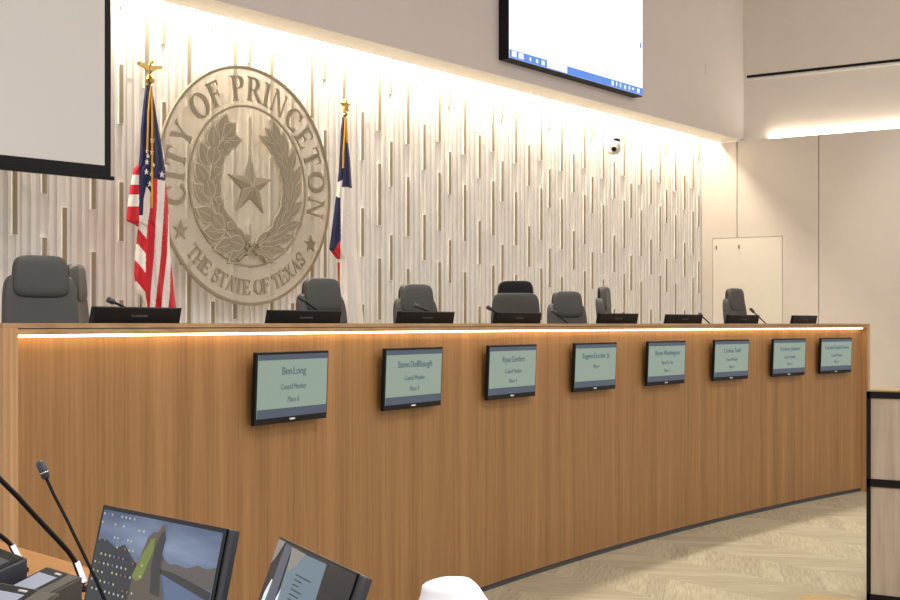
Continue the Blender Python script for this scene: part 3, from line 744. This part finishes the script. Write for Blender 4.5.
q = MB(); e = (p1[0]-p0[0], p1[1]-p0[1], p1[2]-p0[2]); q.tube([(0,0,.01), (e[0]*.5, e[1]*.5, e[2]*.55+.01), (e[0]*1.6, e[1]*1.6, e[2]*1.6), (e[0]*2.4, e[1]*2.4, e[2]*2.1)], .005, 8); q.build('gooseneck', M['charcoal'], d, smooth=True)
q = MB(); q.tube([(e[0]*2.4, e[1]*2.4, e[2]*2.1), (e[0]*2.8, e[1]*2.8, e[2]*2.2)], .012, 10); q.build('capsule', M['black'], d, smooth=True)
d = thing('desk_pad', 'black reading pad lying on the lectern top', 'pad', (lx + .07, ly - .30, LH + .008))
q = MB(); q.add([(-.05,-.22,0),(.27,-.22,0),(.27,.12,0),(-.05,.12,0),(-.05,-.22,.006),(.27,-.22,.02),(.27,.12,.02),(-.05,.12,.006)], [(0,3,2,1),(4,5,6,7),(0,1,5,4),(1,2,6,5),(2,3,7,6),(3,0,4,7)]); q.build('pad', M['black'], d)
# tan table whose corner shows at the lower edge
tx_, ty_, tz_ = cam_pt(807, 593.5, 4.3)
d = thing('table', 'tan wooden table, only its corner showing at the bottom edge beside the lectern', 'table', (tx_ - .35, ty_ - .65, 0))
q = MB(); q.box(-.35, -.65, tz_ - .03, .35, .65, tz_); q.build('tabletop', M['tan_wood'], d, bevel=.002)
for x in (-.3, .3):
    for y in (-.6, .6):
        q = MB(); q.box(x-.02, y-.02, 0, x+.02, y+.02, tz_ - .03); q.build('leg', M['black'], d)

# ------------------------------------------------------------------ staff desk in the foreground
DZ = 1.0; hd = EYE - DZ
P0 = cam_pt(93, HOR + hd*FPX/3.29, 3.29)
ROT = R(-103.85)
ca_, sa_ = cos(ROT), sin(ROT)
def dl(p):                                    # world point -> desk frame
    x, y = p[0]-P0[0], p[1]-P0[1]; return (x*ca_ + y*sa_, -x*sa_ + y*ca_, p[2])
def dw(x, y, z=DZ): return (P0[0] + x*ca_ - y*sa_, P0[1] + x*sa_ + y*ca_, z)
desk = thing('staff_desk', 'wooden staff desk with honey-coloured far ledge at the lower left', 'desk', (P0[0], P0[1], 0), ROT)
q = MB(); q.box(-.62, -.80, DZ - .035, 2.2, -.185, DZ - .004); q.build('worktop', M['desk_brown'], desk)  # near part of the top is a darker brown than the ledge
q = MB(); q.box(-.62, -.185, DZ - .035, 2.2, 0, DZ); q.build('ledge', M['ledge'], desk, bevel=.002)
q = MB(); q.box(-.60, -.05, 0, 2.18, -.03, DZ - .035); q.build('modesty_panel', M['oak_inside'], desk)
for x in (-.60, 2.15):
    q = MB(); q.box(x, -.78, 0, x + .03, -.05, DZ - .035); q.build('end_panel', M['oak_inside'], desk)

def tilted_screen(name, label, cat, p1, p2, height, tilt, thick, border, side_mat, group=None):
    # top edge p1 (left) to p2 (right), screen leaning back by tilt, stand down to the desk
    dx, dy = p2[0]-p1[0], p2[1]-p1[1]; w = sqrt(dx*dx+dy*dy); rz = atan2(dy, dx)
    zt = (p1[2]+p2[2])/2
    nx, ny = -sin(rz), cos(rz)                 # away from the viewer
    cx, cy = (p1[0]+p2[0])/2 - nx*height*sin(tilt), (p1[1]+p2[1])/2 - ny*height*sin(tilt)
    d = thing(name, label, cat, (cx, cy, DZ - .004), rz, group)
    ht = height*cos(tilt); zb = zt - ht - (DZ - .004)
    piv = bpy.data.objects.new('panel', None)
    T = lambda x, y, z: (x, z*sin(tilt) + y*cos(tilt), zb + z*cos(tilt) - y*sin(tilt))
    def tb(q, x0, y0, z0, x1, y1, z1, mi=0):
        q.add([T(*p) for p in ((x0,y0,z0),(x1,y0,z0),(x1,y1,z0),(x0,y1,z0),(x0,y0,z1),(x1,y0,z1),(x1,y1,z1),(x0,y1,z1))],
              [(0,3,2,1),(4,5,6,7),(0,1,5,4),(1,2,6,5),(2,3,7,6),(3,0,4,7)], mi)
    q = MB(); tb(q, -w/2, 0, 0, w/2, thick, height); q.build('housing', side_mat, d, bevel=.002)
    q = MB(); tb(q, -.05, thick, height*.1, .05, thick + .02, height*.6); q.box(-.09, -.06, 0, .09, .16, .012)
    q.tube([T(0, thick + .01, height*.4), (0, .10, .012)], .016, 10); q.build('stand', M['charcoal'], d)
    return d, T, w, tb
# left computer monitor with a landscape wallpaper
p1 = cam_pt(105, 505.5, 2.365); p2 = cam_pt(234, 529.5, 2.075)
MH = .262
d, T, w, tb = tilted_screen('computer_monitor', 'touch monitor showing a mountain lake desktop with icon rows, lower left', 'monitor', p1, p2, MH, R(13), .012, .008, M['charcoal'])
def screen_polys(d, T, w, h, b, items):
    q = MB(); tb(q, -w/2 + b, -.0015, b, w/2 - b*1.2, .0, h - b); return q
q = MB(); tb(q, -w/2, -.003, 0, w/2 - .014, 0, MH); q.build('bezel', M['black_gloss'], d)
sw0, sw1, sz0, sz1 = -w/2 + .007, w/2 - .022, .012, MH - .007
SX = lambda s: sw0 + (sw1-sw0)*s
SZ_ = lambda t: sz1 - (sz1-sz0)*(t*.6 if t < .99 else t)
def sp(q, pts, lay, mi=0): q.add([T(SX(a), -.0032 - .0004*lay, SZ_(b)) for a, b in pts], [list(range(len(pts)))], mi)
def sky_mat():
    m, nt, b = base_mat('wallpaper_sky'); L = nt.links
    tc = nt.nodes.new('ShaderNodeTexCoord'); mp = nt.nodes.new('ShaderNodeMapping'); mp.inputs['Scale'].default_value = (3, 3, 15); L.new(tc.outputs['Object'], mp.inputs['Vector'])
    n = nt.nodes.new('ShaderNodeTexNoise'); n.inputs['Scale'].default_value = 1; n.inputs['Detail'].default_value = 4; L.new(mp.outputs['Vector'], n.inputs['Vector'])
    r = nt.nodes.new('ShaderNodeValToRGB'); r.color_ramp.elements[0].color = lin((62, 78, 112)); r.color_ramp.elements[1].color = lin((150, 168, 196)); r.color_ramp.elements[0].position = .35; r.color_ramp.elements[1].position = .7
    L.new(n.outputs['Fac'], r.inputs['Fac']); b.inputs['Base Color'].default_value = (.01,.01,.01,1); L.new(r.outputs['Color'], b.inputs['Emission Color']); b.inputs['Emission Strength'].default_value = .8
    return m
WP = [sky_mat(), emit('wallpaper_hill', (30, 38, 44), .8), emit('wallpaper_rock', (92, 82, 66), .8), emit('wallpaper_moss', (122, 136, 52), .8), emit('wallpaper_range', (96, 88, 84), .8), emit('wallpaper_lake', (92, 112, 146), .8), emit('wallpaper_shadow', (46, 44, 42), .8)]
q = MB()
sp(q, [(0,0),(1,0),(1,1),(0,1)], 0, 0)
sp(q, [(.50,.47),(.54,.42),(.575,.36),(.61,.41),(.64,.44),(.70,.42),(.78,.44),(.86,.38),(.93,.40),(1,.36),(1,.62),(.5,.62)], 1, 4)
sp(q, [(.55,.56),(1,.60),(1,1.0),(.50,1.0)], 2, 5)
sp(q, [(.50,.50),(.70,.52),(1,.62),(1,.72),(.85,.66),(.60,.56)], 3, 6)
sp(q, [(0,.34),(.08,.33),(.18,.40),(.25,.34),(.36,.50),(.45,.55),(.55,.7),(.55,1),(0,1)], 4, 1)
sp(q, [(.36,1),(.37,.66),(.415,.36),(.44,.20),(.475,.14),(.51,.13),(.535,.06),(.555,.025),(.57,.09),(.585,.18),(.58,.32),(.575,.48),(.61,.62),(.65,.78),(.655,1)], 5, 2)
sp(q, [(.365,.66),(.42,.40),(.47,.22),(.50,.20),(.505,.34),(.48,.48),(.455,.66),(.41,.70)], 6, 3)
sp(q, [(.51,.30),(.545,.12),(.565,.10),(.585,.20),(.575,.48),(.60,.62),(.62,.80),(.54,.78),(.51,.50)], 6, 6)
s = q.build('screen', WP, d)
ic = [emit('icon_yellow', (206, 194, 146), .8), emit('icon_blue', (96, 124, 180), .8), emit('icon_white', (196, 204, 212), .8), emit('icon_red', (170, 84, 80), .8)]
ri = random.Random(4); q = MB()
rows = [(.045, (.03,.065,.10,.19,.225,.26,.30)), (.145,(.025,.145,.22,.27)), (.155,(.36,.40,.45)), (.24,(.06,)), (.29,(.16,.19,.24,.28,.31)), (.34,(.03,.08,.46)), (.39,(.20,.27,.31,.34)), (.50,(.07,.11,.15,.19,.23,.27)), (.52,(.36,.40,.44)),
        (.60,(.03,.07,.11,.15,.19,.23,.27,.31)), (.70,(.03,.07,.11)), (.68,(.20,.24,.28,.32,.36,.41)), (.80,(.03,.07,.11,.15,.19,.23)), (.84,(.32,.36,.40)), (.90,(.05,.09,.13,.17,.21,.25,.29,.33)), (.64,(.44,))]
for (t, xs) in rows:
    for x in xs:
        sp(q, [(x-.0065,t-.013),(x+.0065,t-.013),(x+.0065,t+.011),(x-.0065,t+.011)], 9, ri.choice([0,0,0,2,2,1,3]) if t > .3 else ri.choice([0,2,1,2]))
o = q.build('desktop_icons', ic, s); o['kind'] = 'stuff'
# second monitor, darker, with a document on it
p1 = cam_pt(281.5, 537, 2.31); p2 = cam_pt(367, 578, 1.945)
d, T, w, tb = tilted_screen('computer_monitor', 'dark touch monitor with a pale blue document, turned more side-on', 'monitor', p1, p2, .25, R(20), .010, .008, M['charcoal'])
q = MB(); tb(q, -w/2, -.003, 0, w/2 - .030, 0, .25); q.build('bezel', M['black_gloss'], d)
sw0, sw1, sz0, sz1 = -w/2 + .003, w/2 - .030, .012, .25 - .003
DP = [emit('screen_dark', (36, 36, 40), .7), emit('screen_document', (112, 136, 150), .85), emit('screen_grey_band', (92, 98, 116), .8), emit('screen_pale', (150, 146, 140), .8), emit('screen_ink', (52, 66, 78), .7), emit('screen_glare', (225, 235, 240), 1.0)]
q = MB(); sp(q, [(0,0),(1,0),(1,1),(0,1)], 0, 0); sp(q, [(.21,.04),(.66,.03),(.70,1),(.26,1)], 1, 1); sp(q, [(.11,.01),(.20,.02),(.21,1),(.06,1)], 2, 2)
sp(q, [(0,0),(.10,.0),(.04,.22),(0,.30)], 3, 3); sp(q, [(.20,.02),(.40,.03),(.32,.20),(.245,.30)], 3, 3); sp(q, [(.05,.62),(.085,.45),(.10,.46),(.09,.70),(.06,1),(.02,1)], 4, 5); sp(q, [(.215,.62),(.24,.50),(.245,.62),(.23,.8)], 4, 5)
for k in range(8): sp(q, [(.36 - .0*k,.27+.055*k),(.36+[.20,.10,.08,.14,.12,.26,.30,.2][k],.27+.055*k),(.36+[.20,.10,.08,.14,.12,.26,.30,.2][k],.285+.055*k),(.36,.285+.055*k)], 5, 4)
q.build('screen', DP, d)

# conference units, touch panel and microphones on the desk
def conf_unit(label, loc, rz, w, dp, hb):
    d = thing('conference_unit', label, 'conference unit', loc, rz, 'conference units on the staff desk')
    q = MB(); q.add([(-w/2,-dp/2,0),(w/2,-dp/2,0),(w/2,dp/2,0),(-w/2,dp/2,0),(-w/2,-dp/2,.018),(w/2,-dp/2,.018),(w/2,dp/2,hb),(-w/2,dp/2,hb)],
          [(0,3,2,1),(4,5,6,7),(0,1,5,4),(1,2,6,5),(2,3,7,6),(3,0,4,7)]); q.build('body', mat('unit_grey', (74, 72, 66), .5), d, bevel=.003)
    sl = (hb - .018)/dp; zf = lambda y: .018 + (y + dp/2)*sl
    def pl(x0, y0, x1, y1, up): return [(x0,y0,zf(y0)+up),(x1,y0,zf(y0)+up),(x1,y1,zf(y1)+up),(x0,y1,zf(y1)+up)]
    q = MB(); q.add(pl(-w/2+.004, -dp/2+.006, w*.16, dp/2-.006, .0015), [(0,1,2,3)]); q.build('screen_frame', M['black_gloss'], d)
    q = MB(); q.add(pl(-w/2+.014, -dp/2+.020, w*.11, dp/2-.026, .0025), [(0,1,2,3)]); q.build('screen', emit('unit_screen', (176, 180, 196), .85), d)
    q = MB(); q.add(pl(w*.19, -dp/2+.006, w/2-.004, dp/2-.006, .0015), [(0,1,2,3)]); q.build('speaker_grille', mat('grille', (92, 88, 78), .6, scale=600, var=.4), d)
    q = MB(); q.box(-.012, dp/2-.018, zf(dp/2-.018), .012, dp/2-.012, zf(dp/2-.012)+.002); q.build('maker_mark', M['logo_white'], d)
    return d
ux, uy, _ = dw(.29, -.265); conf_unit('grey conference unit with lit screen and speaker grille beside the lit microphone clip', (ux, uy, DZ - .004), ROT + R(0), .165, .115, .06)
ux, uy, _ = dw(.475, -.425); conf_unit('conference unit nearest the bottom edge, only the top of its screen showing', (ux, uy, DZ - .004), ROT + R(12), .19, .13, .07)
ux, uy, _ = dw(.04, -.315)
d = thing('touch_panel', 'dark tilted touch panel cut off by the left edge', 'touch panel', (ux, uy, DZ - .004), ROT + R(-4))
q = MB(); w_, dp = .26, .17
def wedge(q, x0, x1, y0, y1, z0, z1, up=.0):
    q.add([(x0,y0,0+up*0),(x1,y0,0),(x1,y1,0),(x0,y1,0),(x0,y0,z0),(x1,y0,z0),(x1,y1,z1),(x0,y1,z1)], [(0,3,2,1),(4,5,6,7),(0,1,5,4),(1,2,6,5),(2,3,7,6),(3,0,4,7)])
wedge(q, -w_/2, w_/2, -dp/2, dp/2, .02, .078); q.build('body', M['charcoal'], d, bevel=.004)
zf = lambda y: .02 + (y + dp/2)*(.058/dp)
q = MB(); q.add([(x, y, zf(y)+.002) for x, y in ((-w_/2+.006,-dp/2+.006),(w_/2-.006,-dp/2+.006),(w_/2-.006,dp/2-.006),(-w_/2+.006,dp/2-.006))], [(0,1,2,3)]); q.build('bezel', M['black'], d)
q = MB(); q.add([(x, y, zf(y)+.003) for x, y in ((-w_/2+.02,-dp/2+.02),(w_/2-.025,-dp/2+.02),(w_/2-.025,dp/2-.03),(-w_/2+.02,dp/2-.03))], [(0,1,2,3)]); q.build('screen', emit('panel_screen', (66, 68, 74), .8), d)

def goose(label, base, pts, r, ring, head, group):
    d = thing('desk_microphone', label, 'microphone', base, 0, group); hr = .5 if not ring else .8
    loc = [(p[0]-base[0], p[1]-base[1], p[2]-base[2]) for p in pts]
    q = MB(); q.lathe([(.020, 0), (.020, .008), (.010, .014)], 18); q.build('base', M['black'], d, smooth=False)
    q = MB(); q.tube([(0,0,.018)] + loc, r, 10); q.build('gooseneck', M['black'], d, smooth=True)
    if ring:
        a, b = loc[0], loc[1]
        q = MB(); q.tube([a, b], .0072, 12); q.build('collar', M['black'], d, smooth=True)
        # the lit strip down the side of the collar
        sx_, sy_ = SA*.005 - CA*.004, -CA*.005 - SA*.004
        q = MB(); q.tube([(a[0]+sx_, a[1]+sy_, a[2]), (b[0]+sx_, b[1]+sy_, b[2])], .0058, 10); q.build('light_ring', M['led_white'], d, smooth=True)
    if head:
        a, b = loc[-2], loc[-1]; q = MB(); q.tube([[a[k]*.9+b[k]*.1 for k in range(3)], [a[k]*.8+b[k]*.2 for k in range(3)], [a[k]*.1+b[k]*.9 for k in range(3)], b], [k*hr for k in (.008, .013, .015, .009)], 12); q.build('capsule', M['charcoal'], d, smooth=True)
        q = MB(); q.tube([[a[k]*.62+b[k]*.38 for k in range(3)], [a[k]*.55+b[k]*.45 for k in range(3)]], .0155*hr, 12); q.build('capsule_band', M['chrome'], d, smooth=True)
    return d
b = cam_pt(85, 590, 3.02); b = (b[0], b[1], DZ - .004)
goose('thick gooseneck microphone with white lit collar, running off the left edge', b, [cam_pt(82.5,581,3.02), cam_pt(75.5,562,3.0), cam_pt(68,551,2.98), cam_pt(56,538,2.96), cam_pt(38,519,2.93), cam_pt(18,497,2.9), cam_pt(-4,475,2.87), cam_pt(-40,445,2.85), cam_pt(-75,440,2.85), cam_pt(-95,455,2.85)], .0056, True, True, 'microphones on the staff desk')
b = cam_pt(20, 572, 3.25); b = (b[0], b[1], DZ)
goose('short stretch of gooseneck with lit collar at the far left edge', b, [cam_pt(18,558,3.25), cam_pt(11,545,3.25), cam_pt(6,540,3.24), cam_pt(-2,534,3.22), cam_pt(-25,515,3.2), cam_pt(-60,490,3.2), cam_pt(-85,500,3.2)], .0056, True, True, 'microphones on the staff desk')
b = cam_pt(118, 660, 2.12); b = (b[0], b[1], DZ - .004)
goose('slim upright gooseneck microphone in front of the oak dais, left of the desktop monitor', b, [cam_pt(104.5,600,2.12), cam_pt(96,580,2.12), cam_pt(83,553,2.12), cam_pt(66,518,2.12), cam_pt(54,495,2.12), cam_pt(47.5,481,2.12), cam_pt(39.5,461,2.12)], [.0030]*2 + [.0026]*6, False, True, 'microphones on the staff desk')
# white cloth peak
bx_, by_, _ = cam_pt(453, 700, 1.95)
d = thing('white_cloth', 'bright white crumpled cloth peaking up at the bottom edge of the picture', 'cloth', (bx_, by_, DZ - .004), R(35.4) - pi/2)
q = MB(); n = 48; tab = [(577, 447, 464), (577.4, 441, 467), (578.6, 436.5, 470), (580, 432, 472), (582.5, 426, 475), (585.5, 422, 478), (590, 421.4, 481.5), (595, 420.6, 484.5), (600, 418.5, 488), (615, 414, 494), (650, 408, 505), (690, 402, 514)]
cw = cos(d.rotation_euler.z); sw_ = sin(d.rotation_euler.z)
for k, (py, xl, xr) in enumerate(tab):
    zz = max(0, EYE + (HOR - py)/FPX*1.95 - DZ + .004); cx = ((xl + xr)/2 - 453)/FPX*1.95; rx = (xr - xl)/2/FPX*1.95
    if k == len(tab) - 1: zz = 0
    for j in range(n):
        a = 2*pi*j/n; f = 1 + .035*sin(5*a + 1.2 + k*.15)*min(1, k/4)
        q.v.append((cx + rx*cos(a), rx*.8*f*sin(a)*min(1, .55 + k*.09), zz))
for i in range(len(tab)-1):
    for j in range(n): q.f.append([i*n+j, i*n+(j+1) % n, (i+1)*n+(j+1) % n, (i+1)*n+j]); q.m.append(0)
q.f.append([j for j in range(n)]); q.m.append(0); q.f.append([(len(tab)-1)*n + j for j in reversed(range(n))]); q.m.append(0)
q.build('cloth', M['white_cloth'], d, smooth=True)

# ------------------------------------------------------------------ light
def area(name, loc, rot, sx, sy, power, col, spread=180):
    l = bpy.data.lights.new(name, 'AREA'); l.shape = 'RECTANGLE'; l.size = sx; l.size_y = sy; l.energy = power; l.color = col
    l.spread = R(spread)
    o = bpy.data.objects.new(name, l); C.objects.link(o); o.location = loc; o.rotation_euler = rot; return o
WARM = (1, .88, .69)
area('wall_cove_light', (8.1, 7.60, 4.06), (R(0), 0, 0), 16.2, .07, 325, WARM)
area('panel_cove_light', (U_R + .022, -.9, Z_PAN + .012), (pi, 0, 0), .03, 15.4, 80, WARM)
for x in (4.5, 7.0, 9.5, 12.0, 14.5):
    l = bpy.data.lights.new('platform_downlight', 'SPOT'); l.energy = 330; l.color = (1, .95, .86); l.spot_size = R(86); l.spot_blend = .5; l.shadow_soft_size = .12
    o = bpy.data.objects.new('platform_downlight', l); C.objects.link(o); o.location = (x, 5.9, Z_CEIL - .05); o.rotation_euler = (R(-25), 0, 0)
for x in (1.0, 5.0, 9.0, 13.0):
    for y in (-4.5, 0.5):
        area('added_ceiling_fill', (x, y, Z_CEIL - .02), (0, 0, 0), 1.2, 1.2, {1.0: 150, 5.0: 110, 13.0: 100}.get(x, 60), (1, .97, .96))  # unseen lamps added overhead as room fill, strongest at the left
w = bpy.data.worlds.new('world'); bpy.context.scene.world = w; w.use_nodes = True
w.node_tree.nodes['Background'].inputs['Color'].default_value = (.94, .945, 1, 1); w.node_tree.nodes['Background'].inputs['Strength'].default_value = .98

# ------------------------------------------------------------------ camera
cd = bpy.data.cameras.new('camera'); cam = bpy.data.objects.new('camera', cd); C.objects.link(cam)
cd.sensor_fit = 'HORIZONTAL'; cd.sensor_width = 36; cd.lens = FPX/900*36; cd.shift_y = (HOR - 300)/900; cd.clip_start = .05
cam.location = (0, 0, EYE); cam.rotation_euler = (pi/2, 0, atan2(SA, CA) - pi/2)
S = bpy.context.scene; S.camera = cam
S.view_settings.view_transform = 'Standard'; S.view_settings.look = 'None'; S.view_settings.gamma = 1; S.view_settings.use_curve_mapping = False
S.view_settings.exposure = 0
